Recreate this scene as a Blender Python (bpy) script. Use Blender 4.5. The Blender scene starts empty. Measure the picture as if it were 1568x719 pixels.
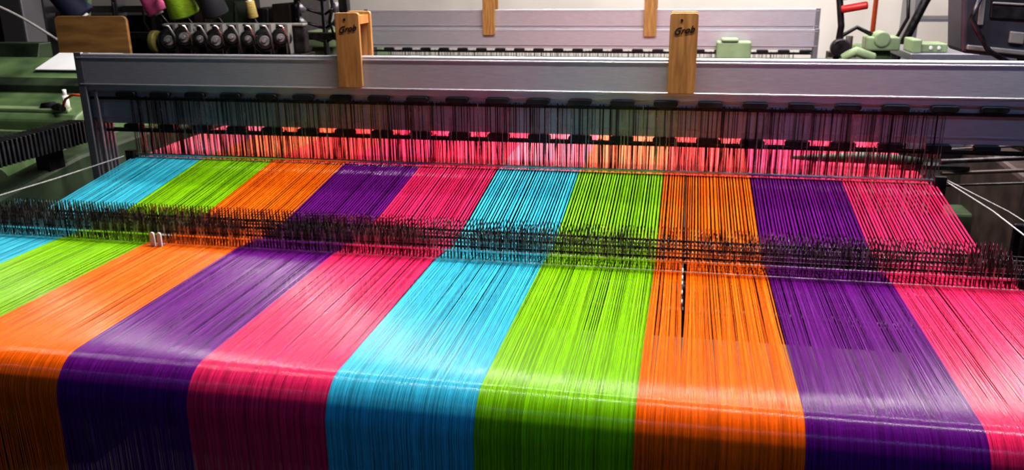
import bpy, math, random
import numpy as np
from mathutils import Vector, Matrix
random.seed(4); rng=np.random.default_rng(7)
scene=bpy.context.scene
scene.view_settings.view_transform='Standard'
try: scene.view_settings.look='Medium High Contrast'
except Exception: pass
COL=bpy.context.collection
FLOOR=-0.9

# ------------------------------------------------------------------ materials
def mat(name,color,rough=.5,metal=0.,var=.12,scale=20.,stretch=(1,1,1),bump=0.,spec=.5,color2=None,coat=0.):
    m=bpy.data.materials.new(name); m.use_nodes=True
    nt=m.node_tree; b=nt.nodes['Principled BSDF']
    b.inputs['Roughness'].default_value=rough; b.inputs['Metallic'].default_value=metal
    b.inputs['Specular IOR Level'].default_value=spec
    b.inputs['Coat Weight'].default_value=coat
    tc=nt.nodes.new('ShaderNodeTexCoord'); mp=nt.nodes.new('ShaderNodeMapping')
    mp.inputs['Scale'].default_value=stretch
    nt.links.new(tc.outputs['Object'],mp.inputs['Vector'])
    n=nt.nodes.new('ShaderNodeTexNoise'); n.inputs['Scale'].default_value=scale; n.inputs['Detail'].default_value=5
    nt.links.new(mp.outputs[0],n.inputs['Vector'])
    r=nt.nodes.new('ShaderNodeValToRGB')
    c=np.array(color)
    c2=np.array(color2) if color2 is not None else c*(1-var*2)
    r.color_ramp.elements[0].position=.3; r.color_ramp.elements[1].position=.68
    r.color_ramp.elements[0].color=(*c2,1); r.color_ramp.elements[1].color=(*np.minimum(c*(1+var),1),1)
    nt.links.new(n.outputs['Fac'],r.inputs[0]); nt.links.new(r.outputs[0],b.inputs['Base Color'])
    mr=nt.nodes.new('ShaderNodeMapRange'); mr.inputs[3].default_value=max(rough-.08,.03); mr.inputs[4].default_value=min(rough+.1,1)
    nt.links.new(n.outputs['Fac'],mr.inputs[0]); nt.links.new(mr.outputs[0],b.inputs['Roughness'])
    if bump>0:
        bp=nt.nodes.new('ShaderNodeBump'); bp.inputs['Strength'].default_value=bump; bp.inputs['Distance'].default_value=.002
        nt.links.new(n.outputs['Fac'],bp.inputs['Height']); nt.links.new(bp.outputs[0],b.inputs['Normal'])
    return m
ALU=mat('brushed_aluminium',(.60,.59,.64),.38,.6,.08,30,(1,40,40),.1)
ALU2=mat('aluminium_dull',(.30,.30,.33),.4,.7,.1,30,(1,30,30),.1)
STEEL=mat('dark_steel',(.045,.04,.045),.35,.8,.3,40)
CHROME=mat('bright_steel',(.62,.6,.6),.22,1.,.15,60)
WIRE=mat('heddle_wire',(.06,.045,.05),.3,.9,.5,25)
WIREL=mat('heddle_wire_bright',(.50,.44,.46),.25,.95,.3,25)
DROPM=mat('drop_wire_steel',(.10,.065,.055),.35,.85,.5,70)
DROPL=mat('drop_wire_worn',(.42,.33,.30),.28,.9,.4,70)
BLACK=mat('black_plastic',(.012,.012,.014),.35,0,.3,40)
RUBBER=mat('black_rubber',(.02,.02,.022),.6,0,.3,40)
WOOD=mat('clip_wood',(.44,.23,.075),.45,0,.12,9,(14,14,1.2),.15,color2=(.27,.13,.035))
PLY=mat('plywood',(.38,.21,.07),.6,0,.12,6,(1,6,6),.1,color2=(.23,.12,.04))
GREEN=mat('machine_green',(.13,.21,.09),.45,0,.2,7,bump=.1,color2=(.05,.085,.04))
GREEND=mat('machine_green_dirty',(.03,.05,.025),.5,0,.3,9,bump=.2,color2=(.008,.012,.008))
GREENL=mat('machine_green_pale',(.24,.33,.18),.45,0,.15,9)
GREY=mat('machine_grey',(.20,.20,.19),.5,.2,.15,9)
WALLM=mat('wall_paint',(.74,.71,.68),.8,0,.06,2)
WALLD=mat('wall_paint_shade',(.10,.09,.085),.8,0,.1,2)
CEILM=mat('ceiling_paint',(.13,.12,.11),.9,0,.05,2)
FLOORM=mat('concrete_floor',(.06,.055,.05),.6,0,.2,4,bump=.2)
RED=mat('red_plastic',(.45,.02,.02),.4,0,.1,20)
ORANGE=mat('orange_paint',(.65,.10,.03),.4,0,.1,20)
WHITE=mat('white_plastic',(.7,.69,.67),.4,0,.06,20)
PAPER=mat('paper',(.8,.82,.84),.7,0,.03,10)
CORD=mat('white_cord',(.42,.40,.39),.7,0,.2,300)
BLUE=mat('blue_plastic',(.02,.05,.3),.4,0,.1,20)
NAVY=mat('navy_box',(.03,.03,.042),.35,0,.2,10)
PURP=mat('purple_cloth',(.08,.05,.38),.6,0,.2,30)
BROWN=mat('machine_brown',(.045,.028,.024),.5,.2,.3,12)
def yarnmat(n,c): return mat(n,c,.7,0,.2,60,(1,1,8),.5)
Y_G=yarnmat('yarn_green',(.24,.42,.015)); Y_P=yarnmat('yarn_pink',(.80,.14,.38)); Y_K=yarnmat('yarn_black',(.02,.022,.03)); Y_N=yarnmat('yarn_navy',(.012,.017,.05)); Y_Y=yarnmat('yarn_ochre',(.42,.33,.10))

SRGB=[(.050,.45,.58),(.225,.51,.005),(.93,.155,.006),(.130,.008,.175),(.76,.028,.125)]

def yarn_attr_mat():
    m=bpy.data.materials.new('warp_yarn'); m.use_nodes=True; nt=m.node_tree; b=nt.nodes['Principled BSDF']
    a=nt.nodes.new('ShaderNodeAttribute'); a.attribute_name='Col'
    tc=nt.nodes.new('ShaderNodeTexCoord'); mp=nt.nodes.new('ShaderNodeMapping'); mp.inputs['Scale'].default_value=(900,25,25)
    n=nt.nodes.new('ShaderNodeTexNoise'); n.inputs['Scale'].default_value=1; n.inputs['Detail'].default_value=2
    nt.links.new(tc.outputs['Object'],mp.inputs[0]); nt.links.new(mp.outputs[0],n.inputs['Vector'])
    mr=nt.nodes.new('ShaderNodeMapRange'); mr.inputs[1].default_value=.3; mr.inputs[2].default_value=.7; mr.inputs[3].default_value=.72; mr.inputs[4].default_value=1.15
    nt.links.new(n.outputs['Fac'],mr.inputs[0])
    mx=nt.nodes.new('ShaderNodeVectorMath'); mx.operation='SCALE'
    nt.links.new(a.outputs['Color'],mx.inputs[0]); nt.links.new(mr.outputs[0],mx.inputs['Scale'])
    nt.links.new(mx.outputs[0],b.inputs['Base Color'])
    b.inputs['Roughness'].default_value=.15; b.inputs['Specular IOR Level'].default_value=.20
    return m
YARN=yarn_attr_mat()

def stripe_mat(name,mix=0.,mixcol=(.85,.03,.065)):
    m=bpy.data.materials.new(name); m.use_nodes=True; nt=m.node_tree; b=nt.nodes['Principled BSDF']
    tc=nt.nodes.new('ShaderNodeTexCoord'); sx=nt.nodes.new('ShaderNodeSeparateXYZ'); nt.links.new(tc.outputs['Object'],sx.inputs[0])
    mr=nt.nodes.new('ShaderNodeMapRange'); mr.inputs[1].default_value=-1; mr.inputs[2].default_value=1
    nt.links.new(sx.outputs['X'],mr.inputs[0])
    r=nt.nodes.new('ShaderNodeValToRGB'); r.color_ramp.interpolation='CONSTANT'
    while len(r.color_ramp.elements)<10: r.color_ramp.elements.new(.5)
    for i in range(10):
        e=r.color_ramp.elements[i]; e.position=i/10; e.color=(*SRGB[i%5],1)
    nt.links.new(mr.outputs[0],r.inputs[0])
    n=nt.nodes.new('ShaderNodeTexNoise'); mp=nt.nodes.new('ShaderNodeMapping'); mp.inputs['Scale'].default_value=(500,8,8)
    n.inputs['Scale'].default_value=1; nt.links.new(tc.outputs['Object'],mp.inputs[0]); nt.links.new(mp.outputs[0],n.inputs['Vector'])
    mx=nt.nodes.new('ShaderNodeMix'); mx.data_type='RGBA'; mx.inputs['Factor'].default_value=mix
    mx.inputs['B'].default_value=(*mixcol,1); nt.links.new(r.outputs[0],mx.inputs['A'])
    bp=nt.nodes.new('ShaderNodeBump'); bp.inputs['Strength'].default_value=.6; bp.inputs['Distance'].default_value=.001
    nt.links.new(n.outputs['Fac'],bp.inputs['Height']); nt.links.new(bp.outputs[0],b.inputs['Normal'])
    nt.links.new(mx.outputs['Result'],b.inputs['Base Color']); b.inputs['Roughness'].default_value=.7; b.inputs['Specular IOR Level'].default_value=.08
    return m
BEAMW=stripe_mat('wound_warp'); CLOTH=stripe_mat('woven_cloth',.82)

# ------------------------------------------------------------------ mesh builder
class MB:
    def __init__(s): s.v=[];s.f=[];s.m=[];s.s=[]
    def add(s,vs,fs,mi=0,sm=False):
        o=len(s.v); s.v+= [tuple(v) for v in vs]; s.f+=[tuple(i+o for i in f) for f in fs]; s.m+=[mi]*len(fs)
        s.s+= sm if isinstance(sm,list) else [sm]*len(fs)
    def box(s,x0,x1,y0,y1,z0,z1,mi=0):
        vs=[(x,y,z) for x in (x0,x1) for y in (y0,y1) for z in (z0,z1)]
        s.add(vs,[(0,1,3,2),(4,6,7,5),(0,4,5,1),(2,3,7,6),(0,2,6,4),(1,5,7,3)],mi)
    def cyl(s,p0,p1,r0,r1=None,n=20,mi=0):
        r1=r0 if r1 is None else r1
        s.tube([p0,p1],[r0,r1],n,mi)
    def tube(s,pts,rad,n=8,mi=0,caps=True):
        pts=[Vector(p) for p in pts]
        if not isinstance(rad,(list,tuple)): rad=[rad]*len(pts)
        vs=[];up=None
        for k,p in enumerate(pts):
            t=(pts[min(k+1,len(pts)-1)]-pts[max(k-1,0)]).normalized()
            if up is None:
                up=Vector((0,0,1)) if abs(t.z)<.9 else Vector((1,0,0))
            a=t.cross(up).normalized(); up=a.cross(t).normalized()
            for j in range(n):
                th=2*math.pi*j/n; vs.append(p+(a*math.cos(th)+up*math.sin(th))*rad[k])
        fs=[];sm=[]
        for k in range(len(pts)-1):
            for j in range(n):
                fs.append((k*n+j,k*n+(j+1)%n,(k+1)*n+(j+1)%n,(k+1)*n+j)); sm.append(True)
        if caps:
            fs.append(tuple(range(n))[::-1]); sm.append(False)
            fs.append(tuple((len(pts)-1)*n+j for j in range(n))); sm.append(False)
        s.add(vs,fs,mi,sm)
    def rings(s,p0,d,prof,n=24,mi=0):
        p0=Vector(p0); d=Vector(d).normalized()
        for (a0,r0),(a1,r1) in zip(prof[:-1],prof[1:]):
            if abs(a1-a0)<1e-6: continue
            s.tube([p0+d*a0,p0+d*a1],[r0,r1],n,mi)
    def prism(s,out,axis,lo,hi,mi=0):
        n=len(out)
        def P(a,b,c): return {0:(c,a,b),1:(a,c,b),2:(a,b,c)}[axis]
        vs=[P(a,b,lo) for a,b in out]+[P(a,b,hi) for a,b in out]
        fs=[tuple(range(n))[::-1],tuple(range(n,2*n))]+[(j,(j+1)%n,n+(j+1)%n,n+j) for j in range(n)]
        s.add(vs,fs,mi)
    def obj(s,name,mats,parent=None,bevel=0,seg=2):
        me=bpy.data.meshes.new(name); me.from_pydata(s.v,[],s.f); me.update()
        for m in mats: me.materials.append(m)
        me.polygons.foreach_set('material_index',s.m); me.polygons.foreach_set('use_smooth',s.s)
        o=bpy.data.objects.new(name,me); COL.objects.link(o)
        if parent: o.parent=parent
        if bevel:
            b=o.modifiers.new('bevel','BEVEL'); b.width=bevel; b.segments=seg; b.limit_method='ANGLE'; b.angle_limit=math.radians(50)
        return o
def empty(name):
    o=bpy.data.objects.new(name,None); COL.objects.link(o); return o
def rbox(w,h,r,n=5):
    o=[]
    for cx,cy,a0 in ((w/2-r,h/2-r,0),(-w/2+r,h/2-r,90),(-w/2+r,-h/2+r,180),(w/2-r,-h/2+r,270)):
        for k in range(n+1):
            a=math.radians(a0+90*k/n); o.append((cx+r*math.cos(a),cy+r*math.sin(a)))
    return o

# ------------------------------------------------------------------ room
def room():
    def slab(name,*b,m):
        q=MB(); q.box(*b); q.obj(name,[m])
    slab('floor',-5,5,-3.5,6.2,FLOOR-.1,FLOOR,m=FLOORM)
    slab('ceiling',-5,5,-3.5,6.2,2.5,2.6,m=CEILM)
    slab('wall_back',-5,5,6.0,6.2,FLOOR,2.5,m=WALLM)
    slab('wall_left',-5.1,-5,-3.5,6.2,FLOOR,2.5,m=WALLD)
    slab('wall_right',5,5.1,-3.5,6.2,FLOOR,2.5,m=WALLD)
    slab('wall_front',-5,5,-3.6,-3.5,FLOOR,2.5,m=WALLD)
    # unseen dark upper band along the back wall
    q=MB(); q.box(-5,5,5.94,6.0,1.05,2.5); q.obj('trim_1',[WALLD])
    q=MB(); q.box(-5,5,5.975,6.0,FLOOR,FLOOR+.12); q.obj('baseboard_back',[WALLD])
room()

# ------------------------------------------------------------------ warp sheet
RC=(.02,-.055); RR=.055
prof=[(-.035,-.62),(-.035,-.45),(-.035,-.33),(-.035,-.24),(-.035,-.17),(-.035,-.11),(-.035,-.055)]
for a in np.linspace(180,90,9)[1:]:
    prof.append((RC[0]+RR*math.cos(math.radians(a)),RC[1]+RR*math.sin(math.radians(a))))
prof+=[(y,0.) for y in (.07,.12,.17,.22,.27,.32,.37,.42,.47)]
prof+=[(.52,-.004),(.57,-.011),(.61,-.0155),(.66,-.0085),(.74,.0025),(.82,.014),(.90,.0255),(.98,.037),(1.04,.0456)]
prof=np.array(prof)
def warp():
    NS=150; N=NS*10; S=len(prof)
    i=np.arange(N); x0=-1+(i+.5)*2/N
    def smooth(k): 
        w=rng.normal(size=N+2*k); w=np.convolve(w,np.hanning(k+2)[1:-1],'same')[k:-k] if k>0 else w
        return w/w.std()
    c1=smooth(7)*.00090; c2=rng.normal(size=N)*.00042; c3=smooth(25)*.0010; c4=smooth(5)*.0011
    onset=np.clip(.10+smooth(12)*.10,.0,.34)
    zr=rng.normal(size=N)*.0004
    grp=(np.floor(i/5)+.5)*5*2/N-1
    grpo=-(x0-grp)*.5
    gx=.452
    gap=np.sign(x0-gx)*.0032*np.exp(-np.abs(x0-gx)/.012)
    X=np.zeros((N,S));Y=np.zeros((N,S));Z=np.zeros((N,S))
    for s,(y,z) in enumerate(prof):
        if y>=.02:
            t=np.clip((y-onset)/.3,0,1); t=t*t*(3-2*t)
            f=np.clip((y-.55)/.12,0,1)
            near=(c1+c3+c2)*t*(1-f*.5)
            g=np.clip((y-.1)/.3,0,1)
            X[:,s]=x0+near+c2*.2+grpo*f+gap*g
            Z[:,s]=z+zr*min(1,(y-.02)/.1)
        else:
            d=np.clip((-z-.035)/.20,0,1)
            # left part of the sheet hangs slacker and more open
            op=1+2.4*np.clip((-.22-x0)/.30,0,1)
            X[:,s]=x0+c2*.2+(c4+c2*1.0+c3)*d*op
            Z[:,s]=z
        Y[:,s]=y
    R=.00070
    tx=np.gradient(prof[:,0]);tz=np.gradient(prof[:,1]); L=np.hypot(tx,tz); ny=-tz/L; nz=tx/L
    V=np.zeros((N,S,4,3))
    for k,(a,b) in enumerate(((1,0),(0,1),(-1,0),(0,-1))):
        V[:,:,k,0]=X+a*R; V[:,:,k,1]=Y+b*R*ny; V[:,:,k,2]=Z+b*R*nz
    V=V.reshape(-1,3)
    base=(np.arange(N)[:,None,None]*S+np.arange(S-1)[None,:,None])*4
    k=np.arange(4)[None,None,:]; k2=(k+1)%4
    F=np.stack([base+k,base+4+k,base+4+k2,base+k2],-1).reshape(-1,4)
    me=bpy.data.meshes.new('warp_yarn_sheet')
    me.vertices.add(len(V)); me.vertices.foreach_set('co',V.ravel())
    me.loops.add(F.size); me.loops.foreach_set('vertex_index',F.ravel().astype(np.int32))
    me.polygons.add(len(F)); me.polygons.foreach_set('loop_start',np.arange(len(F),dtype=np.int32)*4)
    me.polygons.foreach_set('loop_total',np.full(len(F),4,dtype=np.int32))
    me.update(calc_edges=True); me.validate()
    me.polygons.foreach_set('use_smooth',np.ones(len(F),dtype=bool))
    ca=me.color_attributes.new('Col','FLOAT_COLOR','POINT')
    base=np.array(SRGB)[(i//NS)%5]
    j=rng.uniform(.64,1.16,size=(N,1)); c=np.clip(base*j,0,1)
    c=np.concatenate([c,np.ones((N,1))],1); c=np.repeat(c,S*4,0)
    ca.data.foreach_set('color',c.ravel())
    me.materials.append(YARN)
    o=bpy.data.objects.new('warp_yarn_sheet',me); COL.objects.link(o)
warp()
q=MB()
ys=[1.045,1.10,1.2,1.4,1.6,1.75]; zs=[.0445,.047,.05,.05,.05,.05]
for k in range(5):
    q.add([(-.985,ys[k],zs[k]),(.985,ys[k],zs[k]),(.985,ys[k+1],zs[k+1]),(-.985,ys[k+1],zs[k+1])],[(0,1,2,3)])
q.add([(-.985,1.75,.05),(.985,1.75,.05),(.985,1.80,0),(-.985,1.80,0)],[(0,1,2,3)])
q.add([(-.985,1.80,0),(.985,1.80,0),(.985,1.80,-.5),(-.985,1.80,-.5)],[(0,1,2,3)])
q.obj('woven_cloth',[CLOTH])
q=MB(); q.tube([(.452,.47,.022),(.4515,.44,.012),(.452,.40,.004),(.4515,.36,.003),(.452,.31,.002)],.0010,6,0); q.tube([(.452,.66,.03),(.4525,.8,.013),(.452,1.03,.046)],.0011,6,1)
for y in (.455,.435,.418,.375,.335): q.tube([(.452,y,.008+max(0,y-.42)*.3),(.4519,y-.012,.006+max(0,y-.43)*.3)],.0013,6,2)
q.obj('loose_warp_end',[RUBBER,RUBBER,CORD])

# ------------------------------------------------------------------ loom body
def loom(dy=0.,dx=0.):
    E=empty('power_loom')
    for sx in (-1,1):
        xx=sx*1.30+dx
        q=MB()
        out=[(-.15+dy,FLOOR),(.0+dy,FLOOR),(.08+dy,-.5),(.9+dy,-.5),(1.0+dy,FLOOR),(1.25+dy,FLOOR),(1.6+dy,-.5),(1.7+dy,FLOOR),(1.95+dy,FLOOR),(1.9+dy,.0),(1.5+dy,.03),(1.15+dy,.02),(.7+dy,-.04),(.3+dy,-.12),(.08+dy,-.02),(-.08+dy,-.02),(-.13+dy,-.3)]
        q.prism(out,0,xx-.05,xx+.05)
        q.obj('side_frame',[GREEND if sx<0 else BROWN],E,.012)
    q=MB()
    q.cyl((-1.25+dx,RC[0]+dy,RC[1]),(1.25+dx,RC[0]+dy,RC[1]),RR-.0012,n=48)
    q.obj('back_roller',[STEEL],E)
    q=MB(); q.cyl((-1.0+dx,.15+dy,-.62),(1.0+dx,.15+dy,-.62),.183,n=48)
    q.obj('warp_beam_yarn',[BEAMW],E)
    q=MB()
    for x in (-1.02,1.02): q.cyl((x-.012+dx,.15+dy,-.62),(x+.012+dx,.15+dy,-.62),.26,n=48)
    q.cyl((-1.3+dx,.15+dy,-.62),(1.3+dx,.15+dy,-.62),.05,n=24)
    q.obj('warp_beam_flanges',[ALU2],E,.003)
    q=MB(); q.box(-1.26+dx,1.26+dx,.8+dy,.9+dy,-.5,-.4); q.box(-1.26+dx,1.26+dx,1.55+dy,1.66+dy,-.3,-.16)
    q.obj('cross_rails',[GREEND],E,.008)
    q=MB(); q.cyl((-1.25+dx,1.75+dy,0.),(1.25+dx,1.75+dy,0.),.045,n=32); q.cyl((-1.0+dx,1.9+dy,-.5),(1.0+dx,1.9+dy,-.5),.1,n=32)
    q.obj('breast_roller',[ALU2],E)
    q=MB()
    for k in range(6):
        y=1.0+k*.05; q.box(1.285,1.40,y,y+.012,-.2,.10+.02*(k%3))
    q.box(1.36,1.9,1.30,1.8,-.6,.10); q.box(1.36,1.9,.9,1.30,-.6,.03)
    for k in range(9):
        y=.60+k*.05; q.box(1.16,1.245,y,y+.010,-.25,-.03+.012*(k%2))
    q.obj('shedding_levers',[STEEL],E,.004)
    q=MB()
    for k in range(7):
        z=.02+k*.024; q.tube([(1.04,1.13+k*.02,z),(1.36,1.18+k*.03,z+.01),(1.9,1.25+k*.03,z+.02)],.003+.0015*(k%3),10,k%3)
    q.obj('pull_rods',[STEEL,BROWN,STEEL],E)
    return E
loom()

def heald_frame(Y,zo,x0=-1.131,x1=1.27,hx0=-1.0,hx1=1.0,n=300,clips=True,w=.0006):
    E=empty('heald_frame')
    q=MB()
    q.prism([(Y-.0055,.232+zo),(Y+.0055,.232+zo),(Y+.0055,.312+zo),(Y+.003,.3155+zo),(Y-.003,.3155+zo),(Y-.0055,.312+zo)],0,x0,x1)
    q.box(x0,x1,Y-.0068,Y-.0050,.303+zo,.307+zo); q.box(x0,x1,Y-.0068,Y-.0050,.234+zo,.238+zo)
    q.box(x0+.02,x1-.02,Y-.002,Y+.002,.219+zo,.233+zo)
    q.obj('upper_rail',[ALU],E,.0008,1)
    q=MB(); q.box(x0,x1,Y-.0055,Y+.0055,-.29+zo,-.23+zo); q.obj('lower_rail',[ALU2],E,.001,1)
    q=MB()
    for a,b in ((x0-.006,x0+.016),(x1-.016,x1+.006)):
        q.box(a,b,Y-.006,Y+.006,-.30+zo,.318+zo)
    q.box(x0+.034,x0+.044,Y-.004,Y+.004,-.2+zo,.22+zo)
    q.obj('side_stays',[ALU2],E,.002)
    q=MB(); q.box(x0+.02,x1-.02,Y-.0015,Y+.0015,.196+zo,.203+zo); q.box(x0+.02,x1-.02,Y-.0015,Y+.0015,-.19+zo,-.183+zo)
    q.obj('heddle_bars',[STEEL],E)
    if clips:
        q=MB(); x=x0+.13
        while x<x1-.05:
            o=[(a+x,b+.2115+zo) for a,b in rbox(.056,.0135,.0065,4)]
            q.prism(o,1,Y-.0085,Y+.004)
            o=[(a+x,b+.2045+zo) for a,b in rbox(.030,.010,.004,3)]
            q.prism(o,1,Y-.007,Y+.003)
            x+=.1
        q.obj('heddle_bar_hooks',[BLACK],E,.0015,2)
    if n:
        q=MB()
        xs=np.linspace(hx0,hx1,n)+rng.normal(size=n)*.0032+np.repeat(rng.normal(size=n//6+1)*.003,6)[:n]
        for x in xs:
            y=Y+rng.normal()*.0008; mi=1 if rng.random()<.28 else 0
            z1=.207+zo; z0=-.19+zo; ww=w*rng.uniform(.7,1.7); ln=rng.normal()*.0014
            q.box(x-ww,x+ww,y-.0004,y+.0004,z0,.038,mi)
            vs=[(x-ww,y-.0004,.046),(x+ww,y-.0004,.046),(x+ww,y+.0004,.046),(x-ww,y+.0004,.046)]
            vs+=[(a+ln,b,z1) for a,b,_ in vs]
            q.add(vs,[(0,3,2,1),(4,5,6,7),(0,1,5,4),(1,2,6,5),(2,3,7,6),(3,0,4,7)],mi)
            q.box(x-w*1.9,x-w*1.2,y-.0005,y+.0005,.036,.048); q.box(x+w*1.2,x+w*1.9,y-.0005,y+.0005,.036,.048)
            q.box(x-w*1.9,x+w*1.9,y-.0005,y+.0005,z1-.01,z1-.006)
        q.obj('heddles',[WIRE,WIREL],E)
    return E
heald_frame(1.047,0.,n=400,w=.0007)
heald_frame(1.062,-.088,n=280)
heald_frame(1.077,-.004,n=230)
heald_frame(1.092,-.090,n=230,clips=False)

def clip(X,Y0,Y1,z0,z1,w,label=True):
    E=empty('wooden_frame_clip')
    for nm,y,zz in (('front_board',Y0,z0),('rear_board',Y1,z0+.02)):
        q=MB(); h=z1-zz
        q.prism([(a+X,b+(z1+zz)/2) for a,b in rbox(w,h,.006,3)],1,y-.005,y+.005)
        q.obj(nm,[WOOD],E,.0015)
    q=MB(); q.box(X-w*.42,X+w*.42,Y0+.004,Y1-.004,z1-.028,z1-.008); q.obj('spacer',[WOOD],E)
    q=MB(); q.cyl((X-.005,Y0-.0058,z1-.016),(X-.005,Y0,z1-.016),.003,n=10); q.obj('pin',[STEEL],E)
    if label:
        c=bpy.data.curves.new('label','FONT'); c.body='Grob'; c.size=.021; c.shear=.5; c.extrude=.0002; c.offset=.0003; c.align_x='CENTER'
        t=bpy.data.objects.new('printed_label',c); COL.objects.link(t); t.parent=E
        t.location=(X,Y0-.0056,z1-.045); t.rotation_euler=(math.pi/2,math.radians(-8),0); t.data.materials.append(BLACK)
clip(-.365,1.033,1.112,.239,.418,.062)
clip(.432,1.033,1.112,.237,.416,.062)

q=MB(); q.box(-.99,1.0,1.026,1.036,.052,.0575,0); 
for x in (-1.0,1.005): q.box(x-.012,x+.012,1.02,1.04,-.03,.065,1)
q.obj('warp_guide_bar',[CHROME,STEEL],None,.001)

# ------------------------------------------------------------------ stop motion
def stop_motion():
    E=empty('drop_wire_stop_motion')
    rows=[.487,.511,.535,.559,.583,.607]
    q=MB(); b=MB()
    for r,y0 in enumerate(rows):
        n=300
        xs=np.linspace(-1.0,1.0,n)+rng.normal(size=n)*.0006
        for x in xs:
            h=.0435+rng.normal()*.0009; y=y0+rng.normal()*.0005; t=.0005; tw=rng.normal()*.0002
            mi=2 if rng.random()<.4 else 0; hw=.0020; lg=.0009
            def bx(ya,yb,za,zb_):
                vs=[(x-t-tw*(ya-y)/.004,ya,za),(x+t-tw*(ya-y)/.004,ya,za),(x+t-tw*(yb-y)/.004,yb,za),(x-t-tw*(yb-y)/.004,yb,za)]
                vs+= [(a,b_,zb_) for a,b_,_ in vs]
                q.add(vs,[(0,3,2,1),(4,5,6,7),(0,1,5,4),(1,2,6,5),(2,3,7,6),(3,0,4,7)],mi)
            bx(y-hw,y-hw+lg,-.012,h-.005); bx(y+hw-lg,y+hw,-.012,h-.005)
            bx(y-hw,y+hw,-.10,-.012)
            vs=[(x-t,y-hw,h-.005),(x+t,y-hw,h-.005),(x+t,y+hw,h-.005),(x-t,y+hw,h-.005),(x-t*1.8,y,h+.002),(x+t*1.8,y,h+.002)]
            q.add(vs,[(0,3,2,1),(0,1,5,4),(2,3,4,5),(1,2,5),(3,0,4)],1 if rng.random()<.8 else mi)
        b.box(-1.09,1.09,y0-.0012,y0+.0012,.017,.021,0 if r in(0,2,4) else 1)
    q.obj('drop_wires',[DROPM,CHROME,DROPL],E)
    b.box(-1.09,1.09,.472,.475,.0035,.0065,0)
    b.box(-1.09,1.09,.4655,.4700,-.03,-.012,1); b.box(-1.09,1.09,.624,.629,-.045,-.022,1)
    b.cyl((-1.25,.455,-.02),(1.25,.455,-.02),.010,n=16,mi=1); b.cyl((-1.25,.640,-.027),(1.25,.640,-.027),.010,n=16,mi=1)
    b.obj('contact_bars',[CHROME,STEEL],E)
    q=MB()
    for x in (-1.1,1.1):
        q.box(x-.012,x+.012,.455,.64,-.05,.035)
        q.box(x-.02,x+.02,.52,.58,-.5,-.04)
    q.box(-1.25,-1.08,.53,.57,-.1,-.06); q.box(1.08,1.25,.53,.57,-.1,-.06)
    q.obj('end_brackets',[STEEL],E,.003)
stop_motion()
q=MB()
for k,x in enumerate((-.573,-.558)):
    q.prism([(a+x,b+.012) for a,b in rbox(.009,.034,.0044,4)],1,.466,.4705)
q.obj('white_marker_tab',[WHITE],None,.0008)

def cord(name,pts,r=.002,m=CORD):
    q=MB(); P=[]
    pts=[Vector(p) for p in pts]
    for a,b in zip(pts[:-1],pts[1:]):
        for k in range(8): P.append(a.lerp(b,k/8))
    P.append(pts[-1]); q.tube(P,r,8); return q.obj(name,[m])
cord('selvedge_cord',[(-1.015,1.03,.05),(-1.05,.80,.040),(-1.115,.50,.028)],.0017)
cord('selvedge_cord',[(1.02,1.03,.052),(1.07,.88,.030),(1.115,.64,.0)],.0016)
cord('selvedge_cord',[(1.02,1.03,.056),(1.10,.88,.03),(1.2,.66,-.02)],.0012)

q=MB(); q.tube([(.70,1.17,.068),(.76,1.165,.070),(.86,1.16,.074),(.93,1.16,.072),(1.0,1.165,.068)],[.004,.009,.014,.013,.008],14,0)
q.box(.95,1.1,1.15,1.19,.052,.062,1)
q.obj('cloth_temple',[GREEND,STEEL])

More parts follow.
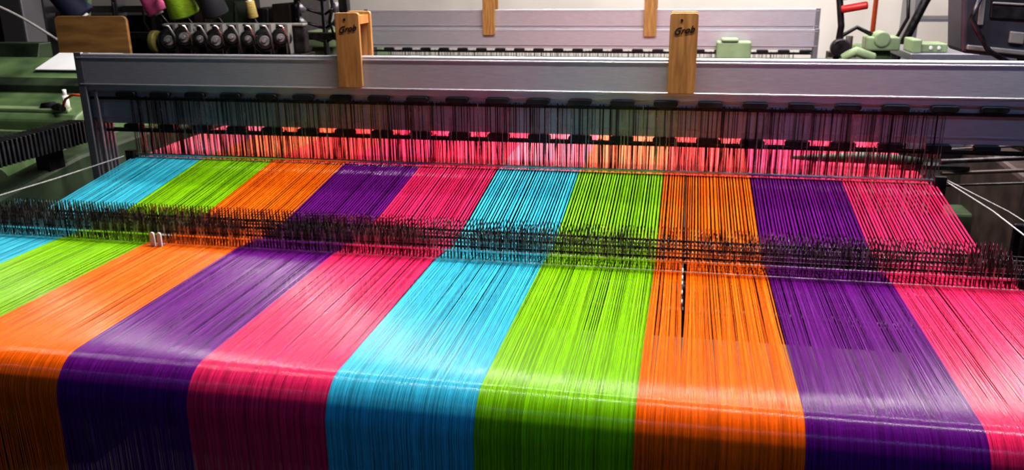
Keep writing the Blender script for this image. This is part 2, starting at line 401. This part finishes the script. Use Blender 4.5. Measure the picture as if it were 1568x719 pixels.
# ------------------------------------------------------------------ left machine parts
def left_parts():
    E=empty('control_cabinet')
    q=MB()
    q.prism([(1.28,FLOOR),(1.80,FLOOR),(1.80,.225),(1.70,.235),(1.30,.105),(1.28,.09)],0,-2.1,-1.36); q.obj('casing',[GREEN],E,.012,3)
    q=MB(); q.prism([(1.58,.205),(1.71,.2475),(1.71,.2505),(1.58,.208)],0,-1.72,-1.47); q.obj('paper_sheet',[PAPER],E)
    q=MB(); q.prism([(1.44,.150),(1.50,.170),(1.50,.192),(1.44,.174)],0,-2.1,-1.38,1); q.prism([(1.31,.108),(1.33,.115),(1.33,.126),(1.31,.119)],0,-2.1,-1.40,0)
    q.prism([(1.72,.23),(1.80,.225),(1.80,.28),(1.74,.28)],0,-2.1,-1.82,1)
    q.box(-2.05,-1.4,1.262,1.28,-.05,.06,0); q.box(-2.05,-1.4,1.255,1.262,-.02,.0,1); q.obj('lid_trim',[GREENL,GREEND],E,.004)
    q=MB(); q.cyl((-1.43,1.345,.11),(-1.43,1.345,.158),.010,n=16); q.cyl((-1.43,1.345,.158),(-1.43,1.345,.176),.006,n=16); q.obj('valve',[WHITE],E)
    q=MB(); q.tube([(-1.46,1.33,.122),(-1.43,1.31,.130),(-1.40,1.29,.125)],.010,10,0); q.tube([(-1.50,1.33,.122),(-1.46,1.33,.127)],.014,10,0); q.obj('connector',[BLACK],E)
    q=MB(); q.tube([(-1.41,1.30,.125),(-1.385,1.29,.155),(-1.35,1.28,.17),(-1.30,1.27,.17)],.004,8); q.obj('red_air_hose',[ORANGE],E)
    E=empty('cable_drag_chain')
    q=MB(); q.box(-1.245,-1.195,.66,1.12,.070,.112); q.obj('tray',[BLACK],E,.004)
    q=MB()
    for k in range(30):
        y=.665+k*.0155; q.box(-1.25,-1.188,y,y+.007,.064,.125)
    q.obj('links',[RUBBER],E,.001,1)
    q=MB(); q.tube([(-1.22,.665,.13),(-1.225,.75,.135),(-1.215,.82,.12)],.004,8); q.obj('cables',[BLUE],E)
    q=MB(); q.box(-1.29,-1.25,.70,.76,-.06,.095); q.box(-1.29,-1.25,1.02,1.08,0,.095); q.obj('supports',[STEEL],E)
    E=empty('loom_gearbox')
    q=MB(); q.prism([(.78,-.5),(1.2,-.5),(1.2,.02),(1.12,.05),(.86,.04),(.78,-.02)],0,-1.62,-1.40); q.obj('housing',[GREEN],E,.02,3)
    q=MB(); q.cyl((-1.40,.95,-.05),(-1.38,.95,-.05),.07,n=28); q.cyl((-1.38,.95,-.05),(-1.36,.95,-.05),.03,n=20); q.obj('cover',[GREEND],E)
    q=MB(); q.cyl((-1.42,.90,.03),(-1.42,.90,.075),.012,n=14); q.cyl((-1.46,.95,.03),(-1.46,.95,.065),.016,n=14); q.obj('blue_valves',[BLUE],E)
left_parts()

def right_parts():
    E=empty('machine_terminal')
    q=MB(); q.prism([(1.24,.26),(1.62,.22),(1.66,.62),(1.20,.60)],1,1.82,1.98,0); q.obj('screen_case',[NAVY],E,.012,3)
    q=MB(); q.prism([(1.30,.36),(1.55,.345),(1.57,.55),(1.29,.55)],1,1.813,1.822,0); q.prism([(1.25,.27),(1.60,.235),(1.60,.25),(1.25,.285)],1,1.81,1.822,1); q.prism([(1.36,.29),(1.40,.286),(1.40,.32),(1.36,.324)],1,1.81,1.822,1)
    q.prism([(1.27,.34),(1.285,.34),(1.275,.58),(1.26,.58)],1,1.81,1.822,1); q.prism([(1.30,.40),(1.54,.385),(1.54,.392),(1.30,.407)],1,1.808,1.815,1)
    q.obj('panel',[BLACK,GREY],E,.004)
    q=MB(); q.tube([(1.27,1.80,.45),(1.24,1.78,.36),(1.30,1.78,.27),(1.40,1.80,.215)],.008,10); q.tube([(1.45,1.9,FLOOR),(1.45,1.9,.26)],.03,16); q.obj('stand',[STEEL],E)
right_parts()

# ------------------------------------------------------------------ rear loom
def rear():
    heald_frame(3.40,-.094,-1.23,1.05,-1.1,.95,n=150,w=.0010)
    heald_frame(3.425,.0,-1.23,1.05,clips=False,n=0)
    heald_frame(3.45,-.095,-1.23,1.05,-1.1,.95,clips=False,n=80,w=.0010)
    clip(-.555,3.385,3.475,.19,.46,.062,False); clip(.258,3.385,3.475,.185,.46,.062,False)
    E=empty('power_loom')
    q=MB()
    for x in (-1.42,1.30):
        q.prism([(3.2,FLOOR),(4.2,FLOOR),(4.2,.05),(3.6,.14),(3.25,.14)],0,x-.06,x+.06)
    q.obj('side_frames',[GREEN],E,.02)
    q=MB(); q.box(-1.36,1.24,3.28,3.36,.02,.09,0); q.box(-1.36,1.24,3.6,3.7,-.25,-.1,0)
    q.cyl((-1.36,3.23,-.02),(1.24,3.23,-.02),.04,n=24,mi=1); q.obj('cross_beams',[GREEND,STEEL],E,.008)
    q=MB(); q.box(.58,.74,3.28,3.37,.09,.17); q.box(.60,.68,3.27,3.37,.17,.185); q.box(-1.48,-1.30,3.2,3.36,.14,.22)
    q.box(1.24,1.38,3.20,3.34,.14,.20); q.cyl((1.30,3.19,.19),(1.30,3.30,.19),.035,n=20); q.obj('green_brackets',[GREENL],E,.01)
    q=MB(); q.tube([(1.12,3.3,.09),(1.14,3.28,.2),(1.20,3.27,.24),(1.28,3.28,.20),(1.30,3.3,.12)],.010,10,0); q.tube([(1.17,3.26,.08),(1.17,3.26,.20)],.016,12,1); q.box(1.08,1.2,3.22,3.3,.09,.13,1)
    q.tube([(1.36,3.3,.14),(1.42,3.3,.28),(1.40,3.3,.5)],.008,8,0); q.tube([(-1.40,3.3,.2),(-1.36,3.3,.34),(-1.38,3.3,.55)],.010,8,0)
    q.obj('hoses_and_levers',[STEEL,BROWN],E)
rear()

# ------------------------------------------------------------------ background machines
def cone(E,p,d,h,r0,r1,m,core=WHITE):
    p=Vector(p); d=Vector(d).normalized()
    q=MB(); q.tube([p,p+d*h*.04,p+d*h*.5,p+d*h*.96,p+d*h],[r0*.93,r0,(r0+r1)/2,r1,r1*.9],28,0); q.tube([p-d*h*.06,p+d*h*1.1],[r0*.42,r1*.45],16,1)
    q.tube([p-d*h*.05,Vector((p.x,p.y+.10,p.z-.09)),Vector((p.x,2.69,.24))],.006,8,2); q.obj('yarn_cone',[m,core,STEEL],E)
def back():
    E=empty('yarn_creel')
    q=MB()
    for x in (-2.45,-1.05): q.box(x-.02,x+.02,2.68,2.72,FLOOR,1.2)
    for z in (.22,.75): q.box(-2.45,-1.05,2.68,2.72,z,z+.03)
    for k in range(9):
        x=-2.3+k*.15; q.tube([(x,2.68,.235),(x+.02,2.60,.26+.02*(k%3)),(x+.04,2.58,.36+.03*(k%2))],.0055,8)
    q.obj('creel_frame',[STEEL],E,.003)
    cone(E,(-1.80,2.45,.352),(-.40,-.2,.9),.15,.046,.032,Y_P)
    cone(E,(-1.645,2.4,.345),(-.12,-.3,.9),.16,.064,.05,Y_G)
    cone(E,(-1.50,2.4,.345),(-.1,-.3,.9),.16,.055,.045,Y_K)
    cone(E,(-2.15,2.42,.335),(-.5,-.2,.65),.16,.062,.045,Y_N)
    cone(E,(-1.36,2.45,.33),(.0,-.2,.9),.07,.022,.018,Y_Y)
    E=empty('plywood_board')
    q=MB(); q.prism([(a-1.945,b+.255) for a,b in rbox(.33,.19,.02,3)],1,2.19,2.205); q.obj('board',[PLY],E,.002)
    q=MB(); q.box(-2.0,-1.97,2.206,2.22,FLOOR,.3); q.box(-1.85,-1.82,2.206,2.22,FLOOR,.3); q.obj('legs',[STEEL],E)
    E=empty('weft_accumulator')
    q=MB()
    for k in range(8):
        x=-1.63+k*.070; zc=.255+.006*((k*5)%3-1); r=(.050,.040,.036)[k%3] if k>1 else .05
        d=Vector((.35,-1,.12)).normalized(); p=Vector((x,2.25,zc))
        q.rings(p,d,[(-.03,r*.6),(-.005,r*.75),(-.0049,r),(.012,r),(.0121,r*.72),(.030,r*.62)],26,0)
        q.rings(p,d,[(.030,r*.42),(.034,r*.38)],20,3); q.rings(p,d,[(.036,r*.2),(.050,r*.16)],12,1)
        q.tube([(x+.034,2.24,.20),(x+.040,2.22,.27),(x+.030,2.20,.31),(x+.010,2.19,.315)],.0045,8,1+(k%2))
        q.box(x+.022,x+.034,2.24,2.28,.19,.315,3)
    q.obj('tension_drums',[BLACK,ALU2,CHROME,GREY],E)
    q=MB(); q.box(-1.70,-1.05,2.22,2.36,.14,.20,0); q.box(-1.66,-1.60,2.24,2.32,FLOOR,.15,0); q.box(-1.14,-1.08,2.24,2.32,FLOOR,.15,0)
    q.box(-1.68,-1.06,2.29,2.33,.2,.30,0); q.box(-1.68,-1.06,2.285,2.33,.305,.315,2)
    q.cyl((-1.71,2.25,.245),(-1.685,2.25,.245),.045,n=28,mi=1)
    q.obj('stand',[STEEL,mat('olive_cover',(.12,.11,.03),.4),GREY],E,.004)
    E=empty('bobbin_tree')
    q=MB(); q.tube([(-1.30,3.05,FLOOR),(-1.30,3.05,.9)],.014,12,0)
    for k in range(5):
        z=.18+k*.065
        q.tube([(-1.30,3.05,z),(-1.36,2.98,z+.03)],.007,8,0); q.tube([(-1.37,2.97,z+.02),(-1.39,2.95,z+.055)],[.02,.014],12,1)
        q.tube([(-1.30,3.05,z),(-1.23,3.0,z+.03)],.007,8,0); q.tube([(-1.22,2.99,z+.02),(-1.20,2.98,z+.055)],[.02,.014],12,1)
    q.obj('stem_and_arms',[STEEL,ALU2],E)
    q=MB(); q.box(-3.0,-2.86,2.9,3.05,FLOOR,2.5); q.obj('steel_column',[ALU2],None,.01)
    q=MB(); q.tube([(-2.46,2.5,FLOOR),(-2.20,2.5,.30),(-2.12,2.5,.6)],.016,10); q.obj('green_support_pole',[GREEN])
    P=[]
    for k in range(25):
        t=k/24; P.append((-2.72+.75*t,2.3,.42-.30*t**1.6+.02*math.sin(t*5)))
    q=MB(); q.tube(P,.006,8); q.obj('white_hose',[WHITE])
    q=MB(); q.tube([(1.53,4.6,FLOOR),(1.53,4.6,2.4)],.014,12); q.obj('orange_pipe',[ORANGE])
    q=MB(); q.tube([(1.30,4.4,FLOOR),(1.75,4.4,.30),(1.95,4.4,.75)],.025,12); q.obj('diagonal_brace_pipe',[STEEL])
    E=empty('storage_shelf')
    q=MB()
    for z in (-.3,.16,.30,.62): q.box(1.85,2.6,5.0,5.35,z,z+.02)
    for x in (1.86,2.58): q.box(x-.015,x+.015,5.0,5.35,FLOOR,1.0)
    q.obj('frame',[ALU2],E); 
    q=MB(); q.box(1.9,2.55,5.02,5.3,.32,.40); q.obj('folded_cloth',[PURP],E,.015)
    E=empty('work_table')
    q=MB(); q.box(1.45,2.1,3.3,3.8,.085,.12); 
    for x in (1.48,2.05):
        for y in (3.33,3.77): q.box(x-.02,x+.02,y-.02,y+.02,FLOOR,.09)
    q.obj('table',[ALU2],E,.004)
    q=MB(); q.box(1.50,1.62,3.35,3.5,.12,.16,0); q.cyl((1.545,3.34,.142),(1.545,3.352,.142),.010,n=12,mi=1);q.cyl((1.58,3.34,.142),(1.58,3.352,.142),.010,n=12,mi=1); q.box(1.46,1.50,3.32,3.5,.12,.18,0); q.obj('green_terminal_box',[GREENL,WHITE],E,.006)
    E=empty('brake_handle_unit')
    q=MB(); q.box(1.05,1.20,2.95,3.10,FLOOR,.12,0); q.tube([(1.08,3.02,.1),(1.09,3.02,.26),(1.06,3.02,.45)],.014,10,1); q.tube([(1.08,3.0,.33),(1.18,2.97,.35)],.016,12,2); q.tube([(1.08,3.0,.38),(1.20,2.97,.40)],.013,12,1); q.cyl((1.09,2.97,.17),(1.09,3.02,.17),.04,n=20,mi=1)
    q.tube([(1.10,2.98,.13),(1.15,2.96,.16),(1.23,2.98,.13)],.02,10,3)
    q.obj('unit',[GREEND,STEEL,RED,GREENL],E,.006)
    E=empty('warping_machine')
    q=MB(); q.box(-4.4,-2.6,4.2,4.6,FLOOR,.25,0); q.box(-4.4,-2.6,4.15,4.2,.27,.31,1)
    for k in range(7): q.box(-4.3+k*.27,-4.26+k*.27,4.1,4.2,FLOOR,.9,1)
    q.obj('frame',[STEEL,ALU2],E,.006)
    E=empty('parts_rack')
    q=MB()
    for z in (.02,.2,.5): q.box(-2.5,-1.65,3.5,3.9,z,z+.03,1)
    for x in (-2.5,-1.65): q.box(x-.02,x+.02,3.5,3.9,FLOOR,.8,1)
    for k in range(6): q.box(-2.45+k*.13,-2.36+k*.13,3.52,3.8,.05,.10+.05*random.random(),k%3)
    for k in range(5): q.box(-2.45+k*.16,-2.34+k*.16,3.52,3.8,.23,.30+.08*random.random(),(k+1)%3)
    q.obj('rack',[GREEND,STEEL,BROWN],E,.006)
back()

# ------------------------------------------------------------------ lamps
def lamp(x,y,z,sx,sy,power,col):  # ceiling tubes and the added fills share this fixture
    E=empty('ceiling_lamp_or_fill')
    q=MB(); q.box(x-sx/2-.03,x+sx/2+.03,y-sy/2-.03,y+sy/2+.03,z+.01,z+.08)
    if z<2.35:
        dx,dy=(sx/3,0) if sx>sy else (0,sy/3)
        q.tube([(x-dx,y-dy,z+.08),(x-dx,y-dy,2.5)],.006,8); q.tube([(x+dx,y+dy,z+.08),(x+dx,y+dy,2.5)],.006,8)
    q.obj('housing',[WHITE],E)
    l=bpy.data.lights.new('tube','AREA'); l.shape='RECTANGLE'; l.size=sx; l.size_y=sy; l.energy=power; l.color=col
    o=bpy.data.objects.new('tube_light',l); COL.objects.link(o); o.location=(x,y,z); o.parent=E
lamp(.60,.85,1.6,1.6,.05,65,(1,.94,.88))
lamp(1.3,-.8,1.7,1.2,.05,19,(.30,.52,1))  # tube for the lower roller highlight; blue tint added to cool the hanging warp
lamp(.3,1.9,1.7,2.2,.12,64,(1,.94,.88))  # fill added above the cloth to brighten the band behind the heddles
lamp(.9,4.1,2.41,3.2,.08,185,(1,.91,.84))
lamp(2.6,1.4,1.9,.2,1.8,38,(.58,.55,1))  # violet side fill, added to tint the right end of the rails
w=bpy.data.worlds.new('World'); scene.world=w; w.use_nodes=True
w.node_tree.nodes['Background'].inputs[0].default_value=(.5,.52,.6,1); w.node_tree.nodes['Background'].inputs[1].default_value=.3

# ------------------------------------------------------------------ camera
a,b,c=-.202,-.3045,-.0122
ca,sa,cb,sb=math.cos(a),math.sin(a),math.cos(b),math.sin(b)
f=Vector((sa*cb,ca*cb,sb)); r=Vector((ca,-sa,0)); u=r.cross(f)
cr,sr=math.cos(c),math.sin(c)
r2=r*cr+u*sr; u2=-r*sr+u*cr
cam=bpy.data.cameras.new('camera'); co=bpy.data.objects.new('camera',cam); COL.objects.link(co)
co.matrix_world=Matrix(((r2.x,u2.x,-f.x,.4403),(r2.y,u2.y,-f.y,-.9512),(r2.z,u2.z,-f.z,.5149),(0,0,0,1)))
cam.sensor_width=36; cam.lens=1300.16/1570*36; cam.clip_start=.05
cam.dof.use_dof=True; cam.dof.focus_distance=1.55; cam.dof.aperture_fstop=9
scene.camera=co
